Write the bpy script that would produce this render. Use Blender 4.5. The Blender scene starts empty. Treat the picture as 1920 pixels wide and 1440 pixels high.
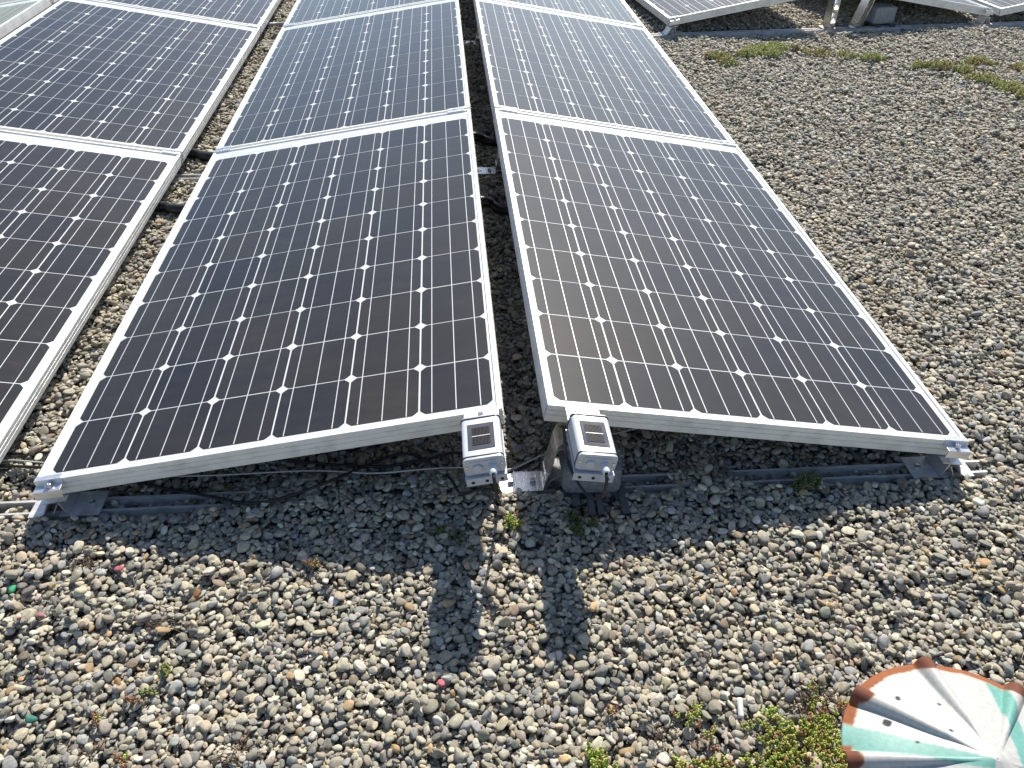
import bpy, bmesh, math, random
import numpy as np
from mathutils import Vector, Matrix, Euler

SC = bpy.context.scene
COL = SC.collection
rng = np.random.default_rng(7)
random.seed(7)

# ------------------------------------------------------------------ camera
CAM = np.array([-0.14737, -1.22388, 1.29235])
PITCH, YAW, ROLL, FPX = -0.67487, 0.09653, 0.02694, 1472.226
cd = np.array([math.sin(YAW)*math.cos(PITCH), math.cos(YAW)*math.cos(PITCH), math.sin(PITCH)])
cr = np.array([math.cos(YAW), -math.sin(YAW), 0.0])
cu = np.cross(cr, cd)
CR = cr*math.cos(ROLL) + cu*math.sin(ROLL)
CU = -cr*math.sin(ROLL) + cu*math.cos(ROLL)
cam_data = bpy.data.cameras.new('camera')
cam = bpy.data.objects.new('camera', cam_data)
COL.objects.link(cam)
cam.matrix_world = Matrix(((CR[0], CU[0], -cd[0], CAM[0]), (CR[1], CU[1], -cd[1], CAM[1]),
                           (CR[2], CU[2], -cd[2], CAM[2]), (0, 0, 0, 1)))
cam_data.sensor_fit = 'HORIZONTAL'
cam_data.sensor_width = 36.0
cam_data.lens = FPX/1920.0*36.0
cam_data.clip_start = 0.02
cam_data.clip_end = 500
SC.camera = cam

# ------------------------------------------------------------------ light
SUN_DIR = Vector((0.29, 1.0, 1.0)).normalized()
world = bpy.data.worlds.new('World')
SC.world = world
world.use_nodes = True
wn = world.node_tree
sky = wn.nodes.new('ShaderNodeTexSky')
sky.sky_type = 'NISHITA'
sky.sun_disc = False
sky.sun_elevation = math.asin(SUN_DIR.z)
sky.sun_rotation = math.atan2(SUN_DIR.x, SUN_DIR.y)
sky.altitude = 450
sky.air_density = 1.0
sky.dust_density = 0.7
bg = wn.nodes['Background']
wn.links.new(sky.outputs[0], bg.inputs[0])
bg.inputs[1].default_value = 0.11
sun_data = bpy.data.lights.new('sun', 'SUN')
sun_data.energy = 4.8
sun_data.angle = math.radians(0.53)
sun_data.color = (1.0, 0.93, 0.82)
sun = bpy.data.objects.new('sun', sun_data)
COL.objects.link(sun)
sun.rotation_euler = SUN_DIR.to_track_quat('Z', 'Y').to_euler()
sun.location = (3, 8, 9)
SC.view_settings.view_transform = 'Standard'
SC.view_settings.look = 'None'
SC.view_settings.exposure = 0.48
SC.view_settings.gamma = 1.0
SC.view_settings.use_curve_mapping = False

# ------------------------------------------------------------------ node helpers
MATS = {}
def nmat(name):
    m = bpy.data.materials.new(name)
    m.use_nodes = True
    nt = m.node_tree
    MATS[name] = m
    return m, nt, nt.nodes['Principled BSDF']
def N(nt, t, **kw):
    n = nt.nodes.new(t)
    for k, v in kw.items():
        if k.startswith('i_'):
            n.inputs[k[2:].replace('_', ' ')].default_value = v
        else:
            setattr(n, k, v)
    return n
def noise(nt, scale, detail=3, coord='Object', rough=.55, vec=None):
    n = N(nt, 'ShaderNodeTexNoise')
    n.inputs['Scale'].default_value = scale
    n.inputs['Detail'].default_value = detail
    n.inputs['Roughness'].default_value = rough
    if vec is None:
        tc = N(nt, 'ShaderNodeTexCoord')
        vec = tc.outputs[coord]
    nt.links.new(vec, n.inputs['Vector'])
    return n
def ramp(nt, src, stops):
    r = N(nt, 'ShaderNodeValToRGB')
    el = r.color_ramp.elements
    while len(el) < len(stops):
        el.new(0.5)
    for e, (p, c) in zip(el, stops):
        e.position = p
        e.color = (*c, 1) if len(c) == 3 else c
    nt.links.new(src, r.inputs['Fac'])
    return r
def g(v):
    return (v, v, v)
def bump(nt, b, src, strength, dist=0.001):
    bn = N(nt, 'ShaderNodeBump')
    bn.inputs['Strength'].default_value = strength
    bn.inputs['Distance'].default_value = dist
    nt.links.new(src, bn.inputs['Height'])
    nt.links.new(bn.outputs[0], b.inputs['Normal'])
    return bn
def simple(name, col, rough=.5, metal=0., var=.12, scale=60, bstr=0., bdist=.0005, coat=0., rvar=.1, detail=4):
    m, nt, b = nmat(name)
    n = noise(nt, scale, detail)
    lo = tuple(c*(1-var) for c in col); hi = tuple(min(1, c*(1+var)) for c in col)
    r = ramp(nt, n.outputs['Fac'], [(.3, lo), (.7, hi)])
    nt.links.new(r.outputs[0], b.inputs['Base Color'])
    rr = ramp(nt, n.outputs['Fac'], [(.25, g(max(0, rough-rvar))), (.75, g(min(1, rough+rvar)))])
    nt.links.new(rr.outputs[0], b.inputs['Roughness'])
    b.inputs['Metallic'].default_value = metal
    b.inputs['Coat Weight'].default_value = coat
    if bstr:
        bump(nt, b, n.outputs['Fac'], bstr, bdist)
    return m

# brushed / streaked metals
def streak_metal(name, col, rough, metal, stretch, scale=40, var=.15, dirt=0.0):
    m, nt, b = nmat(name)
    tc = N(nt, 'ShaderNodeTexCoord')
    mp = N(nt, 'ShaderNodeMapping')
    mp.inputs['Scale'].default_value = stretch
    nt.links.new(tc.outputs['Object'], mp.inputs['Vector'])
    n = noise(nt, scale, 5, vec=mp.outputs[0])
    n2 = noise(nt, 18, 4, vec=tc.outputs['Object'])
    lo = tuple(c*(1-var) for c in col); hi = tuple(min(1, c*(1+var*.6)) for c in col)
    r = ramp(nt, n.outputs['Fac'], [(.3, lo), (.7, hi)])
    mx = N(nt, 'ShaderNodeMix', data_type='RGBA')
    dr = ramp(nt, n2.outputs['Fac'], [(.5, g(0)), (.75, g(dirt))])
    nt.links.new(dr.outputs[0], mx.inputs[0])
    nt.links.new(r.outputs[0], mx.inputs[6])
    mx.inputs[7].default_value = (.16, .145, .12, 1)
    nt.links.new(mx.outputs[2], b.inputs['Base Color'])
    rr = ramp(nt, n.outputs['Fac'], [(.3, g(rough-.08)), (.7, g(rough+.1))])
    nt.links.new(rr.outputs[0], b.inputs['Roughness'])
    b.inputs['Metallic'].default_value = metal
    bump(nt, b, n.outputs['Fac'], .12, .0004)
    return m

streak_metal('frame_alu', (.81, .805, .77), .42, .2, (1, 1, 1), 25, .05, .25)
streak_metal('mill_alu', (.78, .78, .77), .30, .9, (4, .6, 4), 60, .10, .3)
streak_metal('clamp_alu', (.70, .71, .74), .36, .75, (1, 3, 3), 60, .10, .1)
streak_metal('rail_alu', (.80, .80, .80), .40, .45, (.4, 4, 4), 40, .18, .5)
simple('bolt_steel', (.72, .71, .69), .25, 1.0, .1, 200)
simple('hole_dark', (.012, .012, .013), .8)
simple('backsheet', (.72, .735, .74), .5, 0, .03, 12)
simple('ribbon', (.76, .76, .77), .38, .15, .08, 300)
simple('sensor_body', (.66, .67, .69), .36, .25, .04, 30)
simple('sensor_plate', (.50, .52, .56), .42, .25, .05, 60)
simple('sensor_mount', (.46, .49, .57), .42, .3, .05, 60)
simple('gasket', (.012, .012, .013), .5)
simple('gland_plastic', (.62, .66, .68), .42, 0, .05, 80)
simple('plug_plastic', (.50, .52, .55), .45, 0, .05, 80)
simple('finger', (.085, .085, .095), .5)
simple('sensor_window', (.075, .08, .09), .12, 0, .15, 30, coat=.6)
simple('cable_black', (.014, .014, .015), .42, 0, .3, 90)
simple('conduit_black', (.016, .016, .018), .38, 0, .3, 50)
simple('wire_white', (.50, .49, .46), .45, 0, .1, 90)
simple('strip_plastic', (.105, .103, .105), .55, 0, .25, 90, .3)
simple('dry_root', (.095, .065, .045), .85, 0, .4, 120)
simple('pipe_zinc', (.35, .36, .37), .45, .7, .15, 20)
simple('filter_white', (.75, .74, .70), .7, 0, .08, 200)

# ground under the pebbles
def mat_soil():
    m, nt, b = nmat('soil')
    n = noise(nt, 40, 8); v = N(nt, 'ShaderNodeTexVoronoi'); v.inputs['Scale'].default_value = 85
    tc = N(nt, 'ShaderNodeTexCoord'); nt.links.new(tc.outputs['Object'], v.inputs['Vector'])
    r = ramp(nt, v.outputs['Distance'], [(.0, (.42, .40, .35)), (.4, (.30, .28, .24)), (.8, (.09, .08, .07))])
    mx = N(nt, 'ShaderNodeMix', data_type='RGBA', blend_type='MULTIPLY'); mx.inputs[0].default_value = .7
    nt.links.new(r.outputs[0], mx.inputs[6])
    r2 = ramp(nt, n.outputs['Fac'], [(.3, g(.5)), (.7, g(1.0))]); nt.links.new(r2.outputs[0], mx.inputs[7])
    nt.links.new(mx.outputs[2], b.inputs['Base Color'])
    b.inputs['Roughness'].default_value = .9
    bump(nt, b, v.outputs['Distance'], .8, -.012)
mat_soil()

def mat_pebble():
    m, nt, b = nmat('pebble')
    at = N(nt, 'ShaderNodeAttribute', attribute_type='INSTANCER', attribute_name='tint')
    tc = N(nt, 'ShaderNodeTexCoord'); oi = N(nt, 'ShaderNodeObjectInfo')
    add = N(nt, 'ShaderNodeVectorMath', operation='ADD')
    sc = N(nt, 'ShaderNodeVectorMath', operation='SCALE'); sc.inputs['Scale'].default_value = 37.0
    cmb = N(nt, 'ShaderNodeCombineXYZ')
    for i in range(3): nt.links.new(at.outputs['Alpha'], cmb.inputs[i])
    nt.links.new(cmb.outputs[0], sc.inputs[0])
    nt.links.new(tc.outputs['Object'], add.inputs[0]); nt.links.new(sc.outputs[0], add.inputs[1])
    n1 = noise(nt, 1.6, 5, vec=add.outputs[0], rough=.65)
    n2 = noise(nt, 9, 4, vec=add.outputs[0], rough=.7)
    r1 = ramp(nt, n1.outputs['Fac'], [(.28, g(.62)), (.72, g(1.22))])
    r2 = ramp(nt, n2.outputs['Fac'], [(.3, g(.78)), (.7, g(1.15))])
    m1 = N(nt, 'ShaderNodeMix', data_type='RGBA', blend_type='MULTIPLY'); m1.inputs[0].default_value = 1
    m2 = N(nt, 'ShaderNodeMix', data_type='RGBA', blend_type='MULTIPLY'); m2.inputs[0].default_value = 1
    nt.links.new(at.outputs['Color'], m1.inputs[6]); nt.links.new(r1.outputs[0], m1.inputs[7])
    nt.links.new(m1.outputs[2], m2.inputs[6]); nt.links.new(r2.outputs[0], m2.inputs[7])
    # pale veins on some stones
    w = N(nt, 'ShaderNodeTexWave'); w.inputs['Scale'].default_value = .55; w.inputs['Distortion'].default_value = 6
    w.inputs['Detail'].default_value = 3
    nt.links.new(add.outputs[0], w.inputs['Vector'])
    rv = ramp(nt, w.outputs['Fac'], [(.955, g(0)), (.985, g(1))])
    lt = N(nt, 'ShaderNodeMath', operation='LESS_THAN'); lt.inputs[1].default_value = .05
    nt.links.new(at.outputs['Alpha'], lt.inputs[0])
    mm = N(nt, 'ShaderNodeMath', operation='MULTIPLY'); nt.links.new(lt.outputs[0], mm.inputs[0]); nt.links.new(rv.outputs[0], mm.inputs[1])
    mf = N(nt, 'ShaderNodeMath', operation='MULTIPLY'); nt.links.new(mm.outputs[0], mf.inputs[0]); mf.inputs[1].default_value = .7
    m3 = N(nt, 'ShaderNodeMix', data_type='RGBA'); nt.links.new(mf.outputs[0], m3.inputs[0])
    nt.links.new(m2.outputs[2], m3.inputs[6]); m3.inputs[7].default_value = (.55, .53, .48, 1)
    nt.links.new(m3.outputs[2], b.inputs['Base Color'])
    b.inputs['Roughness'].default_value = .62
    b.inputs['Specular IOR Level'].default_value = .35
    bump(nt, b, n2.outputs['Fac'], .25, .05)
mat_pebble()

def mat_cell():
    m, nt, b = nmat('cell')
    tc = N(nt, 'ShaderNodeTexCoord'); oi = N(nt, 'ShaderNodeObjectInfo')
    n = noise(nt, 900, 2, vec=tc.outputs['Object'])
    r = ramp(nt, n.outputs['Fac'], [(.35, g(.6)), (.62, g(1.05)), (.75, g(2.4))])
    hue = ramp(nt, oi.outputs['Random'], [(0., (.0095, .010, .0165)), (.5, (.0165, .0155, .0165)), (1., (.022, .0175, .0150))])
    mx = N(nt, 'ShaderNodeMix', data_type='RGBA', blend_type='MULTIPLY'); mx.inputs[0].default_value = 1
    nt.links.new(hue.outputs[0], mx.inputs[6]); nt.links.new(r.outputs[0], mx.inputs[7])
    nt.links.new(mx.outputs[2], b.inputs['Base Color'])
    b.inputs['Roughness'].default_value = .5
    b.inputs['Specular IOR Level'].default_value = .04   # embedded under glass
mat_cell()

def mat_glass():
    m, nt, b = nmat('panel_glass')
    nt.nodes.remove(b)
    out = nt.nodes['Material Output']
    tr = N(nt, 'ShaderNodeBsdfTransparent'); tr.inputs[0].default_value = (.97, .98, .975, 1)
    gl = N(nt, 'ShaderNodeBsdfGlossy'); gl.inputs['Roughness'].default_value = .09
    fr = N(nt, 'ShaderNodeFresnel'); fr.inputs['IOR'].default_value = 1.42
    # the sheet is thin: same reflectance from either side
    ge = N(nt, 'ShaderNodeNewGeometry'); io = N(nt, 'ShaderNodeMapRange'); io.inputs[3].default_value = 1.35; io.inputs[4].default_value = 1/1.35
    nt.links.new(ge.outputs['Backfacing'], io.inputs[0]); nt.links.new(io.outputs[0], fr.inputs['IOR'])
    m1 = N(nt, 'ShaderNodeMixShader')
    nt.links.new(fr.outputs[0], m1.inputs[0]); nt.links.new(tr.outputs[0], m1.inputs[1]); nt.links.new(gl.outputs[0], m1.inputs[2])
    # textured solar glass scatters a little: a broad lobe
    gl2 = N(nt, 'ShaderNodeBsdfGlossy'); gl2.inputs['Roughness'].default_value = .42
    gl2.inputs[0].default_value = (.9, .9, .9, 1)
    m2 = N(nt, 'ShaderNodeMixShader'); m2.inputs[0].default_value = .008
    nt.links.new(m1.outputs[0], m2.inputs[1]); nt.links.new(gl2.outputs[0], m2.inputs[2])
    # dust film
    du = N(nt, 'ShaderNodeBsdfDiffuse'); du.inputs[0].default_value = (.52, .49, .44, 1)
    tc = N(nt, 'ShaderNodeTexCoord')
    n1 = noise(nt, 2.2, 6, vec=tc.outputs['Object']); n2 = noise(nt, 420, 2, vec=tc.outputs['Object'])
    r1 = ramp(nt, n1.outputs['Fac'], [(.3, g(.026)), (.7, g(.048))])
    r2 = ramp(nt, n2.outputs['Fac'], [(.45, g(.7)), (.68, g(1.0)), (.74, g(3.0))])
    mu = N(nt, 'ShaderNodeMath', operation='MULTIPLY')
    nt.links.new(r1.outputs[0], mu.inputs[0]); nt.links.new(r2.outputs[0], mu.inputs[1])
    mp = N(nt, 'ShaderNodeMapping'); mp.inputs['Scale'].default_value = (1.0, 3.2, 1.0); nt.links.new(tc.outputs['Object'], mp.inputs['Vector'])
    n3 = noise(nt, 7, 9, vec=mp.outputs[0], rough=.68)
    r3 = ramp(nt, n3.outputs['Fac'], [(.35, g(.55)), (.6, g(1.1)), (.72, g(2.0))])
    mu2 = N(nt, 'ShaderNodeMath', operation='MULTIPLY'); nt.links.new(mu.outputs[0], mu2.inputs[0]); nt.links.new(r3.outputs[0], mu2.inputs[1]); mu = mu2
    m3 = N(nt, 'ShaderNodeMixShader')
    nt.links.new(mu.outputs[0], m3.inputs[0]); nt.links.new(m2.outputs[0], m3.inputs[1]); nt.links.new(du.outputs[0], m3.inputs[2])
    nt.links.new(m3.outputs[0], out.inputs['Surface'])
mat_glass()

def mat_concrete(name, base):
    m, nt, b = nmat(name)
    n = noise(nt, 90, 8, rough=.7); v = noise(nt, 420, 2)
    r = ramp(nt, n.outputs['Fac'], [(.3, tuple(c*.65 for c in base)), (.7, tuple(c*1.3 for c in base))])
    sp = ramp(nt, v.outputs['Fac'], [(.62, g(0)), (.7, g(1))])
    mx = N(nt, 'ShaderNodeMix', data_type='RGBA'); nt.links.new(sp.outputs[0], mx.inputs[0])
    nt.links.new(r.outputs[0], mx.inputs[6]); mx.inputs[7].default_value = tuple(min(.6, c*2.6) for c in base)+(1,)
    nt.links.new(mx.outputs[2], b.inputs['Base Color']); b.inputs['Roughness'].default_value = .85
    bump(nt, b, n.outputs['Fac'], .9, .004)
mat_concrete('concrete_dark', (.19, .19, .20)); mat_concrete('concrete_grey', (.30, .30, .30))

def mat_attr(name, rough, coat=0, bscale=0, bstr=0, mul=0.15):
    m, nt, b = nmat(name)
    at = N(nt, 'ShaderNodeAttribute', attribute_type='GEOMETRY', attribute_name='tint')
    n = noise(nt, bscale or 60, 5)
    r = ramp(nt, n.outputs['Fac'], [(.3, g(1-mul)), (.7, g(1+mul*.6))])
    mx = N(nt, 'ShaderNodeMix', data_type='RGBA', blend_type='MULTIPLY'); mx.inputs[0].default_value = 1
    nt.links.new(at.outputs['Color'], mx.inputs[6]); nt.links.new(r.outputs[0], mx.inputs[7])
    nt.links.new(mx.outputs[2], b.inputs['Base Color'])
    b.inputs['Coat Weight'].default_value = coat
    if name == 'enamel':
        ra = N(nt, 'ShaderNodeMapRange'); nt.links.new(at.outputs['Alpha'], ra.inputs[0])
        ra.inputs[3].default_value = .85; ra.inputs[4].default_value = rough
        nt.links.new(ra.outputs[0], b.inputs['Roughness'])
    else:
        b.inputs['Roughness'].default_value = rough
    if bstr: bump(nt, b, n.outputs['Fac'], bstr, .001)
    return m
mat_attr('enamel', .46, 0, 140, .15, .14)
mat_attr('sedum', .48, 0, 200, 0, .2)

# ------------------------------------------------------------------ mesh helpers
class MB:
    def __init__(s): s.v = []; s.f = []
    def add(s, v, f):
        o = len(s.v); s.v += [tuple(p) for p in v]; s.f += [tuple(i+o for i in q) for q in f]; return s
    def box(s, x0, x1, y0, y1, z0, z1):
        v = [(x0,y0,z0),(x1,y0,z0),(x1,y1,z0),(x0,y1,z0),(x0,y0,z1),(x1,y0,z1),(x1,y1,z1),(x0,y1,z1)]
        return s.add(v, [(0,3,2,1),(4,5,6,7),(0,1,5,4),(1,2,6,5),(2,3,7,6),(3,0,4,7)])
    def prism(s, prof, t0, t1, axis='y'):
        """closed profile; axis y: (x,z) pairs along y; axis x: (y,z) pairs along x; axis z: (x,y)"""
        n = len(prof)
        mk = {'y': lambda p, t: (p[0], t, p[1]), 'x': lambda p, t: (t, p[0], p[1]), 'z': lambda p, t: (p[0], p[1], t)}[axis]
        v = [mk(p, t0) for p in prof]+[mk(p, t1) for p in prof]
        f = [(i, (i+1) % n, (i+1) % n+n, i+n) for i in range(n)]+[tuple(range(n))[::-1], tuple(range(n, 2*n))]
        return s.add(v, f)
    def sheet(s, line, th, t0, t1, axis='y'):
        """open polyline profile with thickness, extruded"""
        P = np.array(line, float); n = len(P)
        T = np.gradient(P, axis=0); T /= np.linalg.norm(T, axis=1)[:, None]
        Nn = np.stack([-T[:, 1], T[:, 0]], 1)*th/2
        A = P+Nn; B = P-Nn
        mk = {'y': lambda p, t: (p[0], t, p[1]), 'x': lambda p, t: (t, p[0], p[1])}[axis]
        v = [mk(p, t0) for p in A]+[mk(p, t0) for p in B]+[mk(p, t1) for p in A]+[mk(p, t1) for p in B]
        f = []
        for i in range(n-1):
            f += [(i, i+1, 2*n+i+1, 2*n+i), (n+i+1, n+i, 3*n+i, 3*n+i+1), (i+1, i, n+i, n+i+1), (2*n+i, 2*n+i+1, 3*n+i+1, 3*n+i)]
        f += [(0, 2*n, 3*n, n), (n-1, 2*n-1, 4*n-1, 3*n-1)]
        return s.add(v, f)
    def lathe(s, prof, seg=20, axis='z', origin=(0, 0, 0)):
        """prof: (r, h) pairs, closed with caps where r is 0"""
        v = []; f = []; n = len(prof)
        for r, h in prof:
            for k in range(seg):
                a = 2*math.pi*k/seg; c, d = r*math.cos(a), r*math.sin(a)
                p = {'z': (c, d, h), 'y': (c, h, d), 'x': (h, c, d)}[axis]
                v.append((p[0]+origin[0], p[1]+origin[1], p[2]+origin[2]))
        for i in range(n-1):
            for k in range(seg):
                q = (k+1) % seg
                f.append((i*seg+k, i*seg+q, (i+1)*seg+q, (i+1)*seg+k))
        f += [tuple(range(seg))[::-1], tuple(range((n-1)*seg, n*seg))]
        return s.add(v, f)
    def tube(s, pts, rad, seg=10, step=None, corr=None):
        P = np.array(pts, float)
        Q = [P[0]*2-P[1], *P, P[-1]*2-P[-2]]
        out = []
        for i in range(1, len(Q)-2):
            p0, p1, p2, p3 = Q[i-1], Q[i], Q[i+1], Q[i+2]
            L = np.linalg.norm(p2-p1); m = max(2, int(L/(step or rad*2.5)))
            for t in np.linspace(0, 1, m, endpoint=False):
                out.append(.5*((2*p1)+(p2-p0)*t+(2*p0-5*p1+4*p2-p3)*t*t+(3*p1-p0-3*p2+p3)*t**3))
        out.append(P[-1]); C = np.array(out)
        T = np.gradient(C, axis=0); T /= np.linalg.norm(T, axis=1)[:, None]
        up = np.array([0, 0, 1.]) if abs(T[0][2]) < .9 else np.array([1., 0, 0])
        a = np.cross(T[0], up); a /= np.linalg.norm(a)
        v = []; n = len(C); d = 0
        for i in range(n):
            a = a-T[i]*(a@T[i]); a /= np.linalg.norm(a); b = np.cross(T[i], a)
            r = rad*(1+(corr if (corr and i % 2) else 0))
            for k in range(seg):
                w = 2*math.pi*k/seg
                v.append(C[i]+r*(math.cos(w)*a+math.sin(w)*b))
        f = [(i*seg+k, i*seg+(k+1) % seg, (i+1)*seg+(k+1) % seg, (i+1)*seg+k) for i in range(n-1) for k in range(seg)]
        f += [tuple(range(seg))[::-1], tuple(range((n-1)*seg, n*seg))]
        return s.add(v, f)
    def mesh(s, name, mat, smooth=False):
        me = bpy.data.meshes.new(name); me.from_pydata([tuple(map(float, p)) for p in s.v], [], s.f); me.update()
        bm = bmesh.new(); bm.from_mesh(me); bmesh.ops.recalc_face_normals(bm, faces=bm.faces); bm.to_mesh(me); bm.free()
        if mat: me.materials.append(MATS[mat])
        if smooth:
            me.shade_smooth()
            if smooth != True: me.set_sharp_from_angle(angle=math.radians(smooth))
        return me

def link(name, me, parent=None, loc=(0, 0, 0), rot=(0, 0, 0)):
    o = bpy.data.objects.new(name, me); COL.objects.link(o); o.parent = parent; o.location = loc; o.rotation_euler = rot
    return o
def tag(o, label=None, cat=None, group=None, kind=None):
    if label: o['label'] = label
    if cat: o['category'] = cat
    if group: o['group'] = group
    if kind: o['kind'] = kind
    return o
def empty(name, loc, rot=(0, 0, 0), **kw):
    o = bpy.data.objects.new(name, None); COL.objects.link(o); o.location = loc; o.rotation_euler = rot
    o.empty_display_size = .05
    return tag(o, **kw)
def part(name, mb, mat, parent, smooth=False, bevel=0, loc=(0, 0, 0), rot=(0, 0, 0)):
    o = link(name, mb.mesh(name, mat, smooth), parent, loc, rot)
    if bevel:
        b = o.modifiers.new('bevel', 'BEVEL'); b.width = bevel; b.segments = 2; b.limit_method = 'ANGLE'; b.angle_limit = math.radians(40)
    return o
def copy_tree(o, parent=None):
    c = o.copy(); COL.objects.link(c); c.parent = parent
    for ch in o.children: copy_tree(ch, c)
    return c

# ------------------------------------------------------------------ layout
TILT = 0.16006; PW = 0.9914; PL = 1.7511; GAPY = 0.018; PITCHY = PL+GAPY
RG = 0.0476; VG = 0.1187; ZR = 0.245
ct, st_ = math.cos(TILT), math.sin(TILT)
X1 = -RG-PW*ct                 # low edge of the panel left of the ridge
X2 = RG+PW*ct                  # low edge of the panel right of the ridge
X3R = X1-VG                    # low edge of the next row
X3L = X3R-PW*ct                # its high edge
ZL = ZR-PW*st_
Q_ANG = math.radians(6.5); Q0 = np.array([1.21, 3.70])
def q_world(x, y):             # far array: local x along its front edge
    c, s = math.cos(Q_ANG), math.sin(Q_ANG)
    return Q0[0]+x*c-y*s, Q0[1]+x*s+y*c

# gravel surface height
def sstep(a, b, x):
    t = np.clip((x-a)/(b-a), 0, 1); return t*t*(3-2*t)
def hg(x, y):
    x = np.asarray(x, float); y = np.asarray(y, float)
    h = .007*np.sin(3.1*x+1.3*y+.5)*np.cos(2.3*y-.7*x)+.005*np.sin(7.3*x-4.1*y+1)+.004*np.sin(11*y+5*x)+.003*np.sin(17*x+3)*np.sin(15*y+1)
    h = .6*h*(.35+.65*sstep(.3, .8, np.abs(y-.0)))
    # trough along the base rails
    for yr in (.018, 1.738, 3.56):
        d = np.abs(y-yr); h = h-.020*(1-np.where(y < yr, sstep(.022, .055, d), sstep(.035, .11, d)))*(x < 1.25)
    qx = (x-Q0[0])*math.cos(Q_ANG)+(y-Q0[1])*math.sin(Q_ANG); qy = -(x-Q0[0])*math.sin(Q_ANG)+(y-Q0[1])*math.cos(Q_ANG)
    h = h-.028*(1-sstep(.05, .13, np.abs(qy-.02)))*(qx > -.35)
    # pebbles heaped over the front rail
    def blob(cx, cy, rx, ry, a): return a*np.exp(-((x-cx)/rx)**2-((y-cy)/ry)**2)
    h = h+blob(-.42, .015, .19, .07, .046)+blob(-.16, .015, .09, .06, .040)+blob(.43, .015, .07, .06, .036)
    h = h+blob(.0, -.035, .10, .030, .020)
    h = h+blob(-1.5, .02, .2, .06, .03)
    return h

# ------------------------------------------------------------------ ground sheet and gravel
gm = bpy.data.meshes.new('gravel_bed')
gx = np.concatenate([[-60, -20, -8], np.linspace(-4, 6, 60), [10, 20, 60]]); gy = np.concatenate([[-60, -20, -6], np.linspace(-2, 8, 60), [12, 25, 80]])
GXX, GYY = np.meshgrid(gx, gy, indexing='ij')
inside = (np.abs(GXX-1) < 5.1) & (np.abs(GYY-3) < 5.1)
GZ = np.where(inside, hg(GXX, GYY)-.022, -.012)
gv = np.stack([GXX, GYY, GZ], -1).reshape(-1, 3)
ng = len(gy)
gf = [(i*ng+j, (i+1)*ng+j, (i+1)*ng+j+1, i*ng+j+1) for i in range(len(gx)-1) for j in range(ng-1)]
gm.from_pydata(gv.tolist(), [], gf); gm.materials.append(MATS['soil']); gm.shade_smooth()
ground = link('gravel_bed', gm)
tag(ground, 'flat roof covered in loose rounded grey and beige river gravel', 'gravel', kind='structure')

NPROTO = 18
def pebble_mesh(i):
    r = np.random.default_rng(100+i)
    bm = bmesh.new(); bmesh.ops.create_icosphere(bm, subdivisions=3, radius=1)
    P = np.array([v.co[:] for v in bm.verts])
    e = r.uniform(.72, 1.0, 3)
    P = np.sign(P)*np.abs(P)**e
    # gentle lobes
    for _ in range(5):
        k = r.normal(size=3)*1.3; ph = r.uniform(0, 6.28)
        P *= (1+r.uniform(.02, .075)*np.sin(P@k+ph))[:, None]
    # worn flats
    for _ in range(r.integers(3, 9)):
        d = r.normal(size=3); d /= np.linalg.norm(d); lim = r.uniform(.66, .88)
        ex = np.maximum(P@d-lim*np.abs(P@d).max(), 0); P -= .86*ex[:, None]*d
    # taper
    P[:, 1] *= 1+r.uniform(-.3, .3)*P[:, 0]; P[:, 2] *= 1+r.uniform(-.25, .25)*P[:, 0]
    P -= (P.max(0)+P.min(0))/2; P /= (P.max(0)-P.min(0))/2
    for v, p in zip(bm.verts, P): v.co = p
    me = bpy.data.meshes.new('pebble'); bm.to_mesh(me); bm.free(); me.materials.append(MATS['pebble']); me.shade_smooth()
    return me
PROTO = [pebble_mesh(i) for i in range(NPROTO)]

PAL = np.array([1.26, 1.235, 1.155])*np.array([(.40, .37, .30), (.29, .27, .22), (.40, .35, .26), (.27, .275, .27), (.165, .16, .145), (.50, .475, .41), (.235, .245, .205), (.38, .27, .15), (.22, .175, .13), (.34, .31, .245)])
PWT = np.array([.20, .19, .12, .135, .085, .09, .05, .016, .022, .12]); PWT /= PWT.sum()
def tints(n):
    k = rng.choice(len(PAL), n, p=PWT)
    c = PAL[k]*np.exp(rng.normal(0, .16, n))[:, None]*np.exp(rng.normal(0, .022, (n, 3)))
    return np.clip(c, .02, .8)

def euler_mats(e):
    cx, sx = np.cos(e[:, 0]), np.sin(e[:, 0]); cy, sy = np.cos(e[:, 1]), np.sin(e[:, 1]); cz, sz = np.cos(e[:, 2]), np.sin(e[:, 2])
    M = np.empty((len(e), 3, 3))
    M[:, 0, 0] = cy*cz; M[:, 0, 1] = sx*sy*cz-cx*sz; M[:, 0, 2] = cx*sy*cz+sx*sz
    M[:, 1, 0] = cy*sz; M[:, 1, 1] = sx*sy*sz+cx*cz; M[:, 1, 2] = cx*sy*sz-sx*cz
    M[:, 2, 0] = -sy; M[:, 2, 1] = sx*cy; M[:, 2, 2] = cx*cy
    return M

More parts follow.
